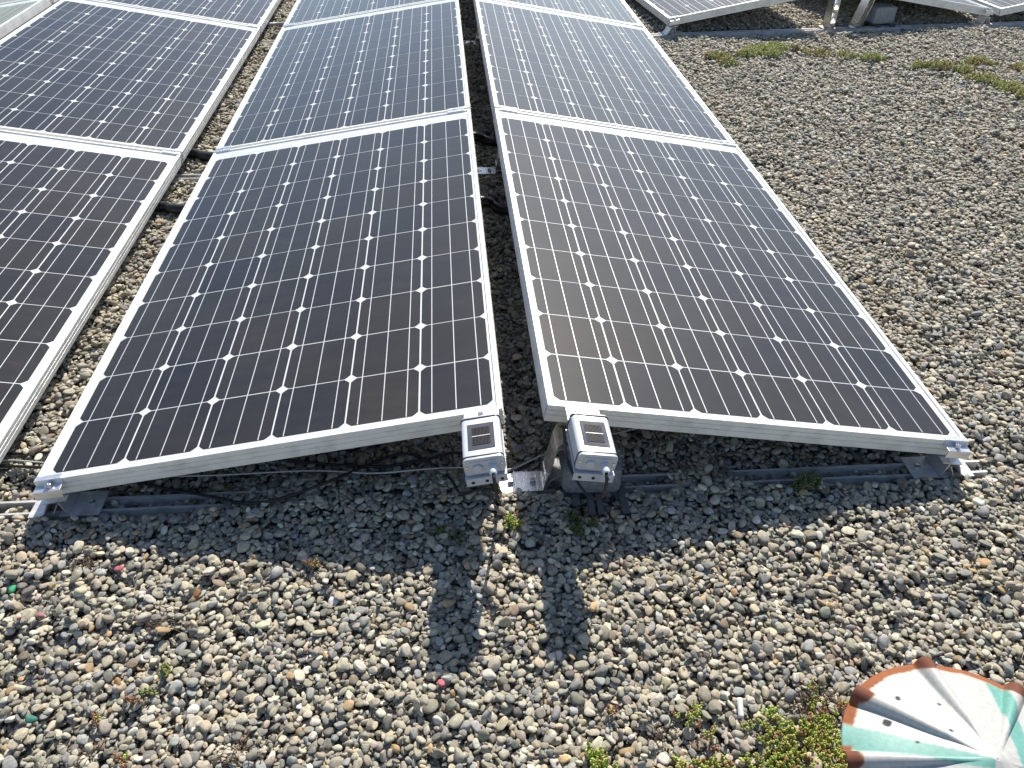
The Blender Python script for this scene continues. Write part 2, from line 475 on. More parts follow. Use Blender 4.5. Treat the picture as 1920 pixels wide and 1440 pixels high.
def deposit(TS=1.6, res=.0021, n=54000):
    """drop pebbles one by one on a periodic height map so that they come to rest on each other"""
    m = int(TS/res)
    a = np.clip(np.exp(rng.normal(math.log(.0061), .37, n)), .0025, .0145)
    s = np.stack([a, a*rng.uniform(.52, .92, n), a*rng.uniform(.30, .54, n)], 1)
    e = np.stack([rng.normal(0, .24, n), rng.normal(0, .22, n), rng.uniform(0, 2*math.pi, n)], 1)
    e[:, :2] *= np.where(rng.random(n) < .2, 2.2, 1.0)[:, None]
    M = euler_mats(e)
    Ai = np.einsum('nij,nj,nkj->nik', M, 1/s**2, M)
    V = np.einsum('nij,nj,nkj->nik', M, s**2, M)
    hx = np.sqrt(V[:, 0, 0]); hy = np.sqrt(V[:, 1, 1])
    H = np.zeros((m, m), np.float32)
    pos = np.empty((n, 3)); keep = []
    U = rng.random((n, 2)); K = 5
    J = rng.uniform(-1, 1, (n, K, 2)); J[:, 0] = 0
    for i in range(n):
        kx = int(hx[i]/res)+1; ky = int(hy[i]/res)+1
        dx = np.arange(-kx, kx+1)*res; dy = np.arange(-ky, ky+1)*res
        A = Ai[i]
        B = A[0, 2]*dx[:, None]+A[1, 2]*dy[None]
        Qd = A[0, 0]*(dx*dx)[:, None]+2*A[0, 1]*dx[:, None]*dy[None]+A[1, 1]*(dy*dy)[None]-1
        D = B*B-A[2, 2]*Qd; mk = D > 0; sq = np.sqrt(np.where(mk, D, 0))
        lo = np.where(mk, (-B-sq)/A[2, 2], 1.0)
        best = None
        for k in range(K):
            ix = int((U[i, 0]*TS+J[i, k, 0]*a[i]*1.6)/res) % m; iy = int((U[i, 1]*TS+J[i, k, 1]*a[i]*1.6)/res) % m
            xi = np.arange(ix-kx, ix+kx+1) % m; yi = np.arange(iy-ky, iy+ky+1) % m
            pt = H[xi[:, None], yi[None]]
            z = (pt-lo).max()
            if best is None or z < best[0]: best = (z, ix, iy, xi, yi, pt)
        z, ix, iy, xi, yi, pt = best; z -= .0014
        up = np.where(mk, z+(-B+sq)/A[2, 2], -1)
        H[xi[:, None], yi[None]] = np.maximum(pt, up)
        pos[i] = (ix+.5)*res, (iy+.5)*res, z
        keep.append((xi, yi, up))
    vis = np.empty(n)
    for i, (xi, yi, up) in enumerate(keep):
        vis[i] = (up >= H[xi[:, None], yi[None]]-2e-4).sum()/max(1, (up > -1).sum())
    return pos, s, e, vis, float(H.mean())
TS = 1.6
pos, scl, eul, vis, hmean = deposit(TS)
sel = vis > .05
pos, scl, eul, vis = pos[sel], scl[sel], eul[sel], vis[sel]
pos[:, 2] -= hmean+.001

allp, alls, alle, allv = [], [], [], []
for i in range(-3, 6):
    for j in range(-2, 5):
        q = pos.copy(); q[:, 0] += i*TS; q[:, 1] += j*TS-.3
        allp.append(q); alls.append(scl); alle.append(eul); allv.append(vis)
P = np.concatenate(allp); S = np.concatenate(alls); E_ = np.concatenate(alle); Vv = np.concatenate(allv)
print('tile', len(pos))
P[:, 2] += hg(P[:, 0], P[:, 1])
q = P-CAM; zc = q@cd
with np.errstate(divide='ignore', invalid='ignore'):
    px = 960+FPX*(q@CR)/zc; py = 720-FPX*(q@CU)/zc
keep = (zc > .1) & (px > -800) & (px < 2800) & (py > -170) & (py < 2100) & (P[:, 1] < 6.6)
# deep under the panels nothing can be seen
x, y = P[:, 0], P[:, 1]
under = (x < X2-.12) & (y > .62) & (y < 5.3)
ridge = (x > -.36) & (x < .22); valley = (x > X3R-.22) & (x < X1+.12)
keep &= ~(under & ~ridge & ~valley)
qx = (x-Q0[0])*math.cos(Q_ANG)+(y-Q0[1])*math.sin(Q_ANG); qy = -(x-Q0[0])*math.sin(Q_ANG)+(y-Q0[1])*math.cos(Q_ANG)
keep &= ~((qx > .15) & (qx < 4) & (qy > 1.3))
# metal, block and pads stand in the gravel, not inside pebbles
top = P[:, 2]+S[:, 2]*.9
def clear(x0, x1, y0, y1, z0, pad=.004, loc=None):
    global keep
    X, Y = (x, y) if loc is None else loc
    keep &= ~((X > x0-pad) & (X < x1+pad) & (Y > y0-pad) & (Y < y1+pad) & (top > z0))
for yr in (.018, 1.738, 3.56):
    for yw in (yr-.0205, yr+.0205):
        for xa, xb in (((-3.3, -.64), (.2, .35), (.5, 1.105)) if yr < .1 else ((-3.3, 1.105),)):
            clear(xa, xb, yw-.001, yw+.001, -.030, .005)
clear(.086, .222, -.028, .075, -.012, .003); clear(.105, .232, -.092, .06, .000, .0); clear(-.065, .068, -.010, .055, -.012, .004)
clear(-1.08, -.915, -.02, .05, -.010, .002); clear(.915, 1.07, -.02, .05, -.010, .002)
clear(-.2, 2.6, -.0025, .0425, -.012, .004, (qx, qy)); clear(1.36, 1.56, -.01, .14, -.015, .002, (qx, qy))
clear(.558-.062, .558+.062, -.776-.062, -.776+.062, -.1)
keep &= ~((y > 1.30) & (y < 1.47) & valley & False)
P, S, E_, Vv, px, py, zc = P[keep], S[keep], E_[keep], Vv[keep], px[keep], py[keep], zc[keep]
TI = tints(len(P)); AL = rng.random(len(P))
IDX = rng.integers(0, NPROTO, len(P))
print('pebbles', len(P))
# the 300 that show largest become parts of their own
inview = (px > 5) & (px < 1915) & (py > 5) & (py < 1435) & (Vv > .6)
size = np.where(inview, S[:, 0]*np.sqrt(Vv)/zc, 0)
big = np.argsort(-size)[:300]
big = big[np.argsort(rng.random(300))]
for n_, k in enumerate(big):
    pi = n_ if n_ < NPROTO else int(IDX[k])
    o = bpy.data.objects.new('pebble', PROTO[pi]); COL.objects.link(o); o.parent = ground
    o.location = P[k]; o.rotation_euler = E_[k]; o.scale = S[k]
    o['tint'] = [float(c) for c in TI[k]]+[float(AL[k])]
    if n_ < NPROTO: PROTO_OBJ = globals().setdefault('PROTO_OBJ', []); PROTO_OBJ.append(o)
rest = np.ones(len(P), bool); rest[big] = False
pm = bpy.data.meshes.new('gravel')
pm.from_pydata(P[rest].tolist(), [], [])
def att(me, name, typ, arr):
    a = me.attributes.new(name, typ, 'POINT')
    a.data.foreach_set({'FLOAT_VECTOR': 'vector', 'INT': 'value', 'FLOAT_COLOR': 'color'}[typ], np.ascontiguousarray(arr, dtype=np.int32 if typ == 'INT' else np.float32).ravel())
att(pm, 'prot', 'FLOAT_VECTOR', E_[rest]); att(pm, 'pscl', 'FLOAT_VECTOR', S[rest]); att(pm, 'pidx', 'INT', IDX[rest])
att(pm, 'tint', 'FLOAT_COLOR', np.concatenate([TI[rest], AL[rest][:, None]], 1))
gravel = link('gravel', pm, ground); tag(gravel, 'loose rounded river pebbles', kind='stuff')
ngp = bpy.data.node_groups.new('scatter_pebbles', 'GeometryNodeTree')
ngp.interface.new_socket('Geometry', in_out='INPUT', socket_type='NodeSocketGeometry')
ngp.interface.new_socket('Geometry', in_out='OUTPUT', socket_type='NodeSocketGeometry')
gi = ngp.nodes.new('NodeGroupInput'); go = ngp.nodes.new('NodeGroupOutput')
iop = ngp.nodes.new('GeometryNodeInstanceOnPoints'); jn = ngp.nodes.new('GeometryNodeJoinGeometry')
for o in PROTO_OBJ:
    oi = ngp.nodes.new('GeometryNodeObjectInfo'); oi.transform_space = 'ORIGINAL'
    oi.inputs['Object'].default_value = o; oi.inputs['As Instance'].default_value = True
    ngp.links.new(oi.outputs['Geometry'], jn.inputs[0])
def na(name, typ):
    n = ngp.nodes.new('GeometryNodeInputNamedAttribute'); n.data_type = typ; n.inputs['Name'].default_value = name
    return [s for s in n.outputs if s.enabled][0]
e2r = ngp.nodes.new('FunctionNodeEulerToRotation')
ngp.links.new(na('prot', 'FLOAT_VECTOR'), e2r.inputs[0]); ngp.links.new(e2r.outputs[0], iop.inputs['Rotation'])
ngp.links.new(na('pscl', 'FLOAT_VECTOR'), iop.inputs['Scale']); ngp.links.new(na('pidx', 'INT'), iop.inputs['Instance Index'])
iop.inputs['Pick Instance'].default_value = True
ngp.links.new(gi.outputs[0], iop.inputs['Points']); ngp.links.new(jn.outputs[0], iop.inputs['Instance']); ngp.links.new(iop.outputs[0], go.inputs[0])
md = gravel.modifiers.new('pebbles', 'NODES'); md.node_group = ngp

# ------------------------------------------------------------------ solar panels
PCX = .1585; PCY = .16503; MF = .0237; ML = .0240; MH = .0164
FD = .044; LIP = .011
def frame_profile():
    # (outward distance measured inwards, depth): outer face with two fine grooves
    return [(.0008, 0), (0, -.0008), (0, -.0122), (.0022, -.0130), (.0022, -.0136), (0, -.0144), (0, -.0256), (.0022, -.0264), (.0022, -.0270), (0, -.0278), (0, -FD+.0006), (.0006, -FD),
            (.026, -FD), (.026, -FD+.0016), (.0035, -FD+.0016), (.0035, -.0085), (LIP, -.0085), (LIP, -.0006), (LIP-.0006, 0)]
def panel_meshes(highleft):
    fp = frame_profile(); R = {}
    a = MB().prism([(u, w) for u, w in fp], 0, PL, 'y'); R['l'] = a.mesh('frame_rail', 'frame_alu')
    a = MB().prism([(PW-u, w) for u, w in fp], 0, PL, 'y'); R['r'] = a.mesh('frame_rail', 'frame_alu')
    fpi = [(max(u, .0), w) for u, w in fp]
    a = MB().prism([(u, w) for u, w in fpi], 0.0003, PW-.0003, 'x')
    # short rails butt between the long ones with a hairline mitre gap
    a = MB()
    def short(yf):
        b = MB(); n = len(fp); inset = [min(u, LIP) for u, w in fp]
        v0 = [(max(i_, .0004) if w > -.009 else .0038, yf(u), w) for (u, w), i_ in zip(fp, inset)]
        v1 = [(PW-p[0], p[1], p[2]) for p in v0]
        b.add(v0+v1, [(i, (i+1) % n, (i+1) % n+n, i+n) for i in range(n)]+[tuple(range(n))[::-1], tuple(range(n, 2*n))])
        return b.mesh('frame_rail', 'frame_alu')
    def shortbox(y0, y1, flip):
        prof = [((u if not flip else PL-u), w) for u, w in fp]
        return MB().prism(prof, .0008, PW-.0008, 'x').mesh('frame_rail', 'frame_alu')
    # long rails stop behind the short ones
    R['l'] = MB().prism([(u, w) for u, w in fp], LIP+.0002, PL-LIP-.0002, 'y').mesh('frame_rail', 'frame_alu')
    R['r'] = MB().prism([(PW-u, w) for u, w in fp], LIP+.0002, PL-LIP-.0002, 'y').mesh('frame_rail', 'frame_alu')
    R['f'] = shortbox(0, 0, False); R['b'] = shortbox(0, 0, True)
    R['sheet'] = MB().box(.0045, PW-.0045, .0045, PL-.0045, -.0082, -.0046).mesh('backsheet', 'backsheet')
    R['glass'] = MB().add([(.012, .012, -.0018), (PW-.012, .012, -.0018), (PW-.012, PL-.012, -.0018), (.012, PL-.012, -.0018)], [(0, 1, 2, 3)]).mesh('glass', 'panel_glass')
    cw, ch = PCX-.0038, PCY-.0034
    def corner(cx, cy, sx, sy, c):
        pts = [(cx*cw/2-sx*c, cy*ch/2), (cx*cw/2-sx*c*.47, cy*ch/2-sy*c*.47), (cx*cw/2, cy*ch/2-sy*c)]
        return pts
    c = .0125
    prof = corner(1, 1, 1, 1, c)+corner(1, -1, 1, -1, c)[::-1]+corner(-1, -1, -1, -1, c)+corner(-1, 1, -1, 1, c)[::-1]
    R['cell'] = MB().prism(prof, -.0045, -.0041, 'z').mesh('cell', 'cell')
    R['bus'] = MB().box(-.00095, .00095, MF+.003, MF+10*PCY+.004, -.0040, -.0037).mesh('busbar', 'ribbon')
    R['xr'] = MB().box(-PCX*.86, PCX*.86, -.002, .002, -.0045, -.0042).mesh('cross_ribbon', 'ribbon')
    R['m0'] = MH if highleft else ML
    return R
PA, PB = panel_meshes(False), panel_meshes(True)
def panel(R, loc, roty, label, rotz=0):
    root = empty('solar_panel', loc, (0, roty, rotz), label=label, cat='solar panel', group='solar panels on the gravel roof')
    root.rotation_euler = (Matrix.Rotation(rotz, 3, 'Z') @ Matrix.Rotation(roty, 3, 'Y')).to_euler()
    for k in 'flbr': link('frame_rail', R[k], root)
    link('backsheet', R['sheet'], root); link('glass', R['glass'], root)
    for i in range(6):
        cx = R['m0']+(i+.5)*PCX
        for j in range(10):
            link('cell', R['cell'], root, (cx+random.uniform(-.0003, .0003), MF+(j+.5)*PCY+random.uniform(-.0003, .0003), 0), (0, 0, random.uniform(-.001, .001)))
        for o in (-.052, 0, .052): link('busbar', R['bus'], root, (cx+o, 0, 0))
    for i in range(3):
        link('cross_ribbon', R['xr'], root, (R['m0']+(2*i+1)*PCX, MF+10*PCY+.02, 0))
    for i in range(2):
        link('cross_ribbon', R['xr'], root, (R['m0']+(2*i+2)*PCX, MF-.0055, 0))
    return root
DY2, DY3 = .00585, -.0165
rowname = ['nearest', 'second', 'third']
for k in range(3):
    panel(PA, (X1, k*PITCHY, ZL), -TILT, ['large dark solar panel in the foreground with sensor box at its right front corner',
        'middle solar panel of the row left of the narrow ridge gap', 'cut off far solar panel at the top, left of the ridge gap'][k])
    panel(PB, (RG, DY2+k*PITCHY, ZR), TILT, ['large dark solar panel in the foreground with sensor box at its left front corner',
        'middle solar panel of the row right of the narrow ridge gap', 'cut off far solar panel at the top, right of the ridge gap'][k])
    panel(PB, (X3L, DY3+k*PITCHY, ZR), TILT, ['solar panel cut off by the left edge, front one of the leftmost full row',
        'whole solar panel at upper left, its lowest edge beside the wide gravel gap', 'far solar panel at the top left behind the upper left panel'][k])
for k in (1, 2):
    panel(PA, (X3L-2*RG-PW*ct, DY3+k*PITCHY, ZL), -TILT, ['sliver of a solar panel in the top left corner of the picture', 'farther solar panel beyond the top left corner row'][k-1])
QG = .235
qa = q_world(0, 0); panel(PA, (qa[0], qa[1], ZL), -TILT, 'far solar panel at top right rising towards the twin aluminium struts', Q_ANG)
qb = q_world(PW*ct+QG, 0); panel(PB, (qb[0], qb[1], ZR), TILT, 'far solar panel at top right sloping down to the right behind the pale block', Q_ANG)
qc = q_world(2*PW*ct+QG+.06, 0); panel(PA, (qc[0], qc[1]+.0, ZL), -TILT, 'solar panel cut off by the top right corner', Q_ANG)

# ------------------------------------------------------------------ clamps
def seam_clamp(u, yc, base, roty, label):
    root = empty('module_clamp', (0, 0, 0), label=label, cat='clamp', group='clamps on the seams between panels')
    root.rotation_euler = (0, roty, 0)
    c, s = math.cos(roty), math.sin(roty)
    root.location = (base[0]+u*c, yc, base[2]-u*s)
    w = .031
    part('plate', MB().prism([(-.019, .0004), (-.019, .0026), (-.0075, .0030), (-.0065, -.004), (.0065, -.004), (.0075, .0030), (.019, .0026), (.019, .0004), (.0088, .0002), (.0082, -.0066), (-.0082, -.0066), (-.0088, .0002)], -w, w, 'x'), 'clamp_alu', root)
    part('bolt', MB().lathe([(.0055, -.004), (.0062, -.0035), (.0062, .0030), (.005, .0042), (.0028, .0042), (.0027, .0015), (.0001, .0015)], 14), 'bolt_steel', root, 40)
def seam(k): return k*PITCHY-GAPY/2
for k in (1, 2):
    w = 'nearer' if k == 1 else 'farther'
    seam_clamp(.034, seam(k), (X1, 0, ZL), -TILT, f'small aluminium clamp on the {w} seam, left row low end beside the gravel gap')
    seam_clamp(PW-.055, seam(k), (X1, 0, ZL), -TILT, f'small aluminium clamp on the {w} seam, just left of the ridge gap')
    seam_clamp(.055, seam(k)+DY2, (RG, 0, ZR), TILT, f'small aluminium clamp on the {w} seam, just right of the ridge gap')
    seam_clamp(PW-.034, seam(k)+DY2, (RG, 0, ZR), TILT, f'small aluminium clamp on the {w} seam at the outer right edge')
    seam_clamp(PW-.034, seam(k)+DY3, (X3L, 0, ZR), TILT, f'small aluminium clamp on the {w} seam of the leftmost full row')

def end_clamp(loc, rot, mirror, label):
    root = empty('end_clamp', loc, rot, label=label, cat='clamp')
    m = -1 if mirror else 1
    # z-shaped clip over the frame lip, block in front of it (local origin: panel low front top corner)
    prof = [(.013, .0006), (.013, .0030), (-.0015, .0034), (-.0025, -.0085), (-.024, -.0095), (-.025, -.0300), (-.0225, -.0305), (-.0205, -.0130), (-.0015, -.0125), (-.0006, .0006)]
    part('clip', MB().prism(prof, min(m*.002, m*.060), max(m*.002, m*.060), 'x'), 'clamp_alu', root, bevel=.0006)
    part('bolt', MB().lathe([(.0063, -.0095), (.0066, -.009), (.0066, -.0015), (.0055, -.0005), (.0032, -.0005), (.0031, -.005), (.0001, -.005)], 16, origin=(m*.034, -.0115, 0)), 'bolt_steel', root, 40)
    return root
end_clamp((X1, 0, ZL), (0, -TILT, 0), False, 'aluminium end clamp with bolt on the low left front corner of the foreground panel')
end_clamp((X2, DY2, ZL), (0, TILT, 0), True, 'aluminium end clamp with bolt on the low right front corner of the foreground panel')
rq = (Matrix.Rotation(Q_ANG, 3, 'Z') @ Matrix.Rotation(-TILT, 3, 'Y')).to_euler()
end_clamp((qa[0], qa[1], ZL), rq, False, 'end clamp on the low left corner of the far panel at top right')
qe = q_world(2*PW*ct+QG, 0); rq2 = (Matrix.Rotation(Q_ANG, 3, 'Z') @ Matrix.Rotation(TILT, 3, 'Y')).to_euler()
end_clamp((qe[0], qe[1], ZL), rq2, True, 'end clamp on the low right corner of the far panel near the top right edge')

# ------------------------------------------------------------------ rails, feet, ridge brackets
RT = -.004     # top of the rails
def rail(x0, x1, yc, label, rz=0, loc=None):
    line = [(-.0205, RT), (-.0205, RT-.036), (.0205, RT-.036), (.0205, RT)]
    root = empty('base_rail', loc or (0, yc, 0), (0, 0, rz), label=label, cat='rail', group='base rails lying in the gravel')
    part('channel', MB().box(x0, x1, -.0205, .0205, RT-.037, RT-.034), 'rail_alu', root)
    for s in (-1, 1):
        a, b = sorted((s*.0205, s*.0183)); c, d = sorted((s*.0205, s*.0145))
        part('flange', MB().prism([(a, RT-.0338), (a, RT), (b, RT), (b, RT-.0338)] if s < 0 else [(a, RT-.0338), (b, RT-.0338), (b, RT), (a, RT)], x0, x1, 'x'), 'rail_alu', root)
        part('lip', MB().box(x0, x1, min(s*.0182, s*.0150), max(s*.0182, s*.0150), RT-.0022, RT-.0002), 'rail_alu', root)
    return root
rail(-3.25, 1.105, .018, 'long aluminium base rail half buried in gravel along the front of the panels')
rail(-3.25, 1.09, 1.738, 'aluminium base rail crossing the gaps under the nearer seam')
rail(-3.25, 1.09, 3.56, 'aluminium base rail crossing the gaps under the farther seam')
rail(-.12, 2.6, 0, 'aluminium base rail in front of the far panels at top right', Q_ANG, (*q_world(0, .02), 0))

def foot(loc, m, label, rz=0):
    root = empty('rail_foot', loc, (0, 0, rz), label=label, cat='support foot')
    y0, y1 = -.018, .052
    zt = ZL-FD
    def xs(L): return [(m*a, b) for a, b in L]
    # plate bolted to the rail, upright web, sloped seat under the frame, outer channel
    part('base_plate', MB().sheet(xs([(.112, .0005), (.09, .0005), (.052, .0005), (.030, .0005)]), .003, y0, y1), 'rail_alu', root)
    part('web', MB().sheet(xs([(.050, .0024), (.047, .018), (.043, .034), (.040, zt+.004)]), .003, y0, y1), 'clamp_alu', root)
    part('strut', MB().sheet(xs([(.018, .0024), (.026, .018), (.036, .035)]), .0025, y0, y1), 'clamp_alu', root)
    part('outer_channel', MB().sheet(xs([(.016, zt-.004), (.008, .024), (.0, .006), (-.012, -.0015), (-.026, -.0018), (-.036, -.0018)]), .0025, y0+.002, y1), 'rail_alu', root)
    part('seat', MB().sheet(xs([(.010, zt-.0035), (.035, zt+.0008), (.060, zt+.0048)]), .0025, y0, y1), 'clamp_alu', root)
    part('bolt', MB().lathe([(.0062, .0022), (.0066, .0026), (.0066, .0066), (.0045, .0076), (.003, .0076), (.003, .004), (.0001, .004)], 14, origin=(m*.088, .017, 0)), 'bolt_steel', root, 40)
foot((X1, 0, 0), 1, 'extruded aluminium support foot under the low left front corner')
foot((X2, 0, 0), -1, 'extruded aluminium support foot under the low right front corner')
foot((qa[0], qa[1], 0), 1, 'support foot under the far panel at top right, its left corner', Q_ANG)
foot((qe[0], qe[1], 0), -1, 'support foot under the far panel near the top right edge', Q_ANG)

def bez(pts, n=6):
    P_ = np.array(pts, float); Q = [P_[0]*2-P_[1], *P_, P_[-1]*2-P_[-2]]; out = []
    for i in range(1, len(Q)-2):
        p0, p1, p2, p3 = Q[i-1:i+3]
        for t in np.linspace(0, 1, n, endpoint=False):
            out.append(.5*((2*p1)+(p2-p0)*t+(2*p0-5*p1+4*p2-p3)*t*t+(3*p1-p0-3*p2+p3)*t**3))
    out.append(P_[-1]); return [tuple(p) for p in out]
def ridge_bracket(loc, label, y0=-.006, y1=.056):
    root = empty('ridge_bracket', loc, label=label, cat='bracket', group='ridge brackets')
    b = MB().sheet([(-.050, .0005), (-.03, .0005), (0, .0005), (.03, .0005), (.050, .0005)], .004, y0, y1)
    for xr, hh in ((-.034, .006), (-.014, .007), (-.010, .0045), (-.006, .0045), (-.002, .0045), (.002, .0045), (.006, .0045), (.014, .007), (.036, .006)):
        b.box(xr-.0009, xr+.0009, y0-.0002, y1+.0002, .002, hh)
    part('base_plate', b, 'mill_alu', root)
    for xb in (-.024, .026):
        part('bolt', MB().lathe([(.0078, .0026), (.0078, .004), (.0058, .0042), (.0062, .005), (.0062, .0115), (.005, .0125), (.0032, .0125), (.0031, .008), (.0001, .008)], 16, origin=(xb, .022, 0)), 'bolt_steel', root, 40)
    for m in (1, -1):
        def xs(L): return [(m*a, c) for a, c in L]
        out = bez([(.0485, .0022), (.0515, .022), (.0600, .062), (.0695, .112), (.0760, .138), (.0850, .160), (.0960, .183), (.1040, .1935), (.1180, .1945)])
        w = MB().sheet(xs(out), .0034, y0, y1)
        for k_ in (8, 20): w.sheet(xs([(out[k_][0]-.0024, out[k_][1]-.001), (out[k_][0]-.0020, out[k_][1]+.002)]), .002, y0-.0002, y1+.0002)
        part('upright', w, 'mill_alu', root, 35)
        part('curl', MB().sheet(xs(bez([(.0722, .117), (.078, .138), (.092, .152), (.106, .1545), (.120, .150)])), .0030, y0, y1), 'mill_alu', root, 35)
        part('brace', MB().sheet(xs(bez([(.0745, .124), (.090, .132), (.1075, .1400), (.1095, .1350), (.101, .095), (.091, .055), (.0845, .015), (.078, -.006)])), .0030, y0+.0004, y1-.0004), 'mill_alu', root, 35)
        part('foot_web', MB().sheet(xs(bez([(.0525, .0035), (.062, .0300), (.0890, .0460)])), .0024, y0+.0008, y1-.0008), 'mill_alu', root, 35)
    return root
br = ridge_bracket((0, 0, 0), 'curved aluminium ridge bracket with two bolts standing between the two sensor boxes')
for k, lab in ((1, 'ridge bracket in the narrow dark gap at the nearer seam'), (2, 'ridge bracket in the narrow dark gap at the farther seam')):
    c = copy_tree(br); c.location = (0, k*PITCHY-.055, 0); c['label'] = lab

# single struts of the far array
def strut(xl, lean, label):
    wx, wy = q_world(xl, .03)
    root = empty('ridge_strut', (wx, wy, 0), (0, 0, Q_ANG), label=label, cat='strut', group='struts of the far array')
    y0, y1 = -.03, .045
    h = ZR-.05
    def L(o): return [(o+lean*t*h*1.0, .002+t*h) for t in (0, .25, .5, .75, 1)]
    part('wall', MB().sheet(L(-.018), .003, y0, y1), 'mill_alu', root); part('wall', MB().sheet(L(.018), .003, y0, y1), 'mill_alu', root)
    d = MB()
    for i in range(5):
        t0, t1 = i/5, (i+1)/5; a, b = (-.016, .016) if i % 2 else (.016, -.016)
        d.sheet([(a+lean*t0*h, .004+t0*h), ((a+b)/2+lean*(t0+t1)/2*h, .004+(t0+t1)/2*h), (b+lean*t1*h, .004+t1*h)], .002, y0+.001, y1-.001)
    part('lattice', d, 'mill_alu', root)
    part('base_plate', MB().box(-.05, .05, -.03, .045, -.002, .0015), 'mill_alu', root)
strut(PW*ct+.105, -.02, 'left one of the twin latticed aluminium struts at top right'); strut(PW*ct+.105+.185, .28, 'right leaning one of the twin latticed aluminium struts at top right')

# ------------------------------------------------------------------ irradiance sensors
def sensor(loc, roty, mirror, label):
    root = empty('irradiance_sensor', loc, (0, roty, 0), label=label, cat='sensor', group='irradiance sensors on the panel corners')
    hw, Ln, H = .0385, .105, .041
    def rr(w, z0, z1, r, n=5):
        pts = []
        for cx, cz, a0 in ((w-r, z1-r, 0), (-w+r, z1-r, 90), (-w+r, z0+r, 180), (w-r, z0+r, 270)):
            for k in range(n+1):
                a = math.radians(a0+90*k/n); pts.append((cx+r*math.cos(a), cz+r*math.sin(a)))
        return pts
    hs = part('housing', MB().prism(rr(hw, -H, 0, .0085), -Ln, 0, 'y'), 'sensor_body', root, 35)
    for y0, y1 in ((-Ln-.0022, -Ln-.0001), (.0001, .0022)):
        part('gasket', MB().prism(rr(hw+.0016, -H-.0016, .0016, .010), y0, y1, 'y'), 'gasket', root, 35)
    ep = part('end_plate', MB().prism(rr(hw+.0006, -H-.0004, .0006, .0092), -Ln-.0090, -Ln-.0023, 'y'), 'sensor_plate', root, 35, .0007)
    part('end_plate', MB().prism(rr(hw+.0006, -H-.0004, .0006, .0092), .0023, .007, 'y'), 'sensor_plate', root, 35, .0007)
    yf = -Ln-.0091
    part('panel_rim', MB().box(-.027, .027, yf-.0012, yf-.0001, -.0365, -.0070), 'sensor_plate', ep, False, .0005)
    for s in (-1, 1): part('screw', MB().lathe([(.0030, yf-.0001), (.0030, yf-.0016), (.0022, yf-.0020), (.0001, yf-.0020)], 12, 'y', origin=(s*.0335, 0, -.020)), 'bolt_steel', ep, 40)
    yb = yf-.0013
    part('blanking_plug', MB().lathe([(.0092, yb), (.0092, yb-.0038), (.0080, yb-.0052), (.0001, yb-.0054)], 20, 'y', origin=(-.0125, 0, -.0215)), 'plug_plastic', root, 40)
    gl = part('cable_gland', MB().lathe([(.0088, yb), (.0088, yb-.009), (.0084, yb-.0092), (.0082, yb-.0095)], 6, 'y', origin=(.0155, 0, -.0225)), 'gland_plastic', root, False, .0006)
    part('dome_nut', MB().lathe([(.0080, yb-.0096), (.0082, yb-.0100), (.0080, yb-.0170), (.0064, yb-.0215), (.0036, yb-.0225), (.0036, yb-.02), (.0001, yb-.02)], 18, 'y', origin=(.0155, 0, -.0225)), 'gland_plastic', gl, 40)
    # window: recessed glass, cell strip and one bar
    wz = .0002
    part('window', MB().box(-.0262, .0262, -.089, -.017, wz, wz+.0006), 'sensor_window', root)
    ce = MB().box(-.0175, .0175, -.0775, -.0285, wz+.0008, wz+.0011)
    so = part('sensor_cell', ce, 'cell', root)
    fg = MB()
    for k in range(13): fg.box(-.0165+k*.0027, -.0165+k*.0027+.0004, -.0770, -.0290, wz+.0012, wz+.00135)
    part('finger_lines', fg, 'finger', so)
    part('busbar', MB().box(-.0175, .0175, -.0538, -.0524, wz+.0014, wz+.0019), 'ribbon', so)
    # mounting plate: shelf below, drilled front flange, tab reaching back onto the frame
    part('mounting_plate', MB().box(-.040, .040, -Ln-.014, .003, -H-.0040, -H-.0018), 'sensor_mount', root)
    fl = part('flange', MB().box(-.040, .040, -Ln-.0162, -Ln-.0141, -H-.0215, -H-.0018), 'sensor_mount', root, False, .0004)
    for hx in (-.027, .000, .029): part('hole', MB().lathe([(.0036, -Ln-.0163), (.0036, -Ln-.0166), (.0001, -Ln-.0166)], 14, 'y', origin=(hx, 0, -H-.0125)), 'hole_dark', fl)
    tz = -.0325
    part('back_plate', MB().box(-.030, .030, .0072, .0094, -H-.0040, tz), 'sensor_mount', root)
    part('tab', MB().box(-.036, .036, .0074, .0640, tz+.0001, tz+.0024), 'clamp_alu', root, False, .0005)
    bx_ = .000 if not mirror else -.014
    part('bolt', MB().lathe([(.0072, tz+.0025), (.0072, tz+.0036), (.0056, tz+.0038), (.0058, tz+.0090), (.0048, tz+.0100), (.0030, tz+.0100), (.0029, tz+.006), (.0001, tz+.006)], 16, origin=(bx_, .0420, 0)), 'bolt_steel', root, 40)
    return root
S1 = (-.0965, -.0550, 0); S2 = (.1240, -.0560, 0)
def lift(xc, base): return base
z1 = ZR-(abs(S1[0])-RG)*math.tan(TILT)+.0322; z2 = ZR-(S2[0]-RG)*math.tan(TILT)+.0322
sensor((S1[0], S1[1], z1), -TILT, False, 'silver irradiance sensor box on the right front corner of the left foreground panel')
sensor((S2[0], S2[1], z2), TILT, True, 'silver irradiance sensor box above the dark block, on the right foreground panel')

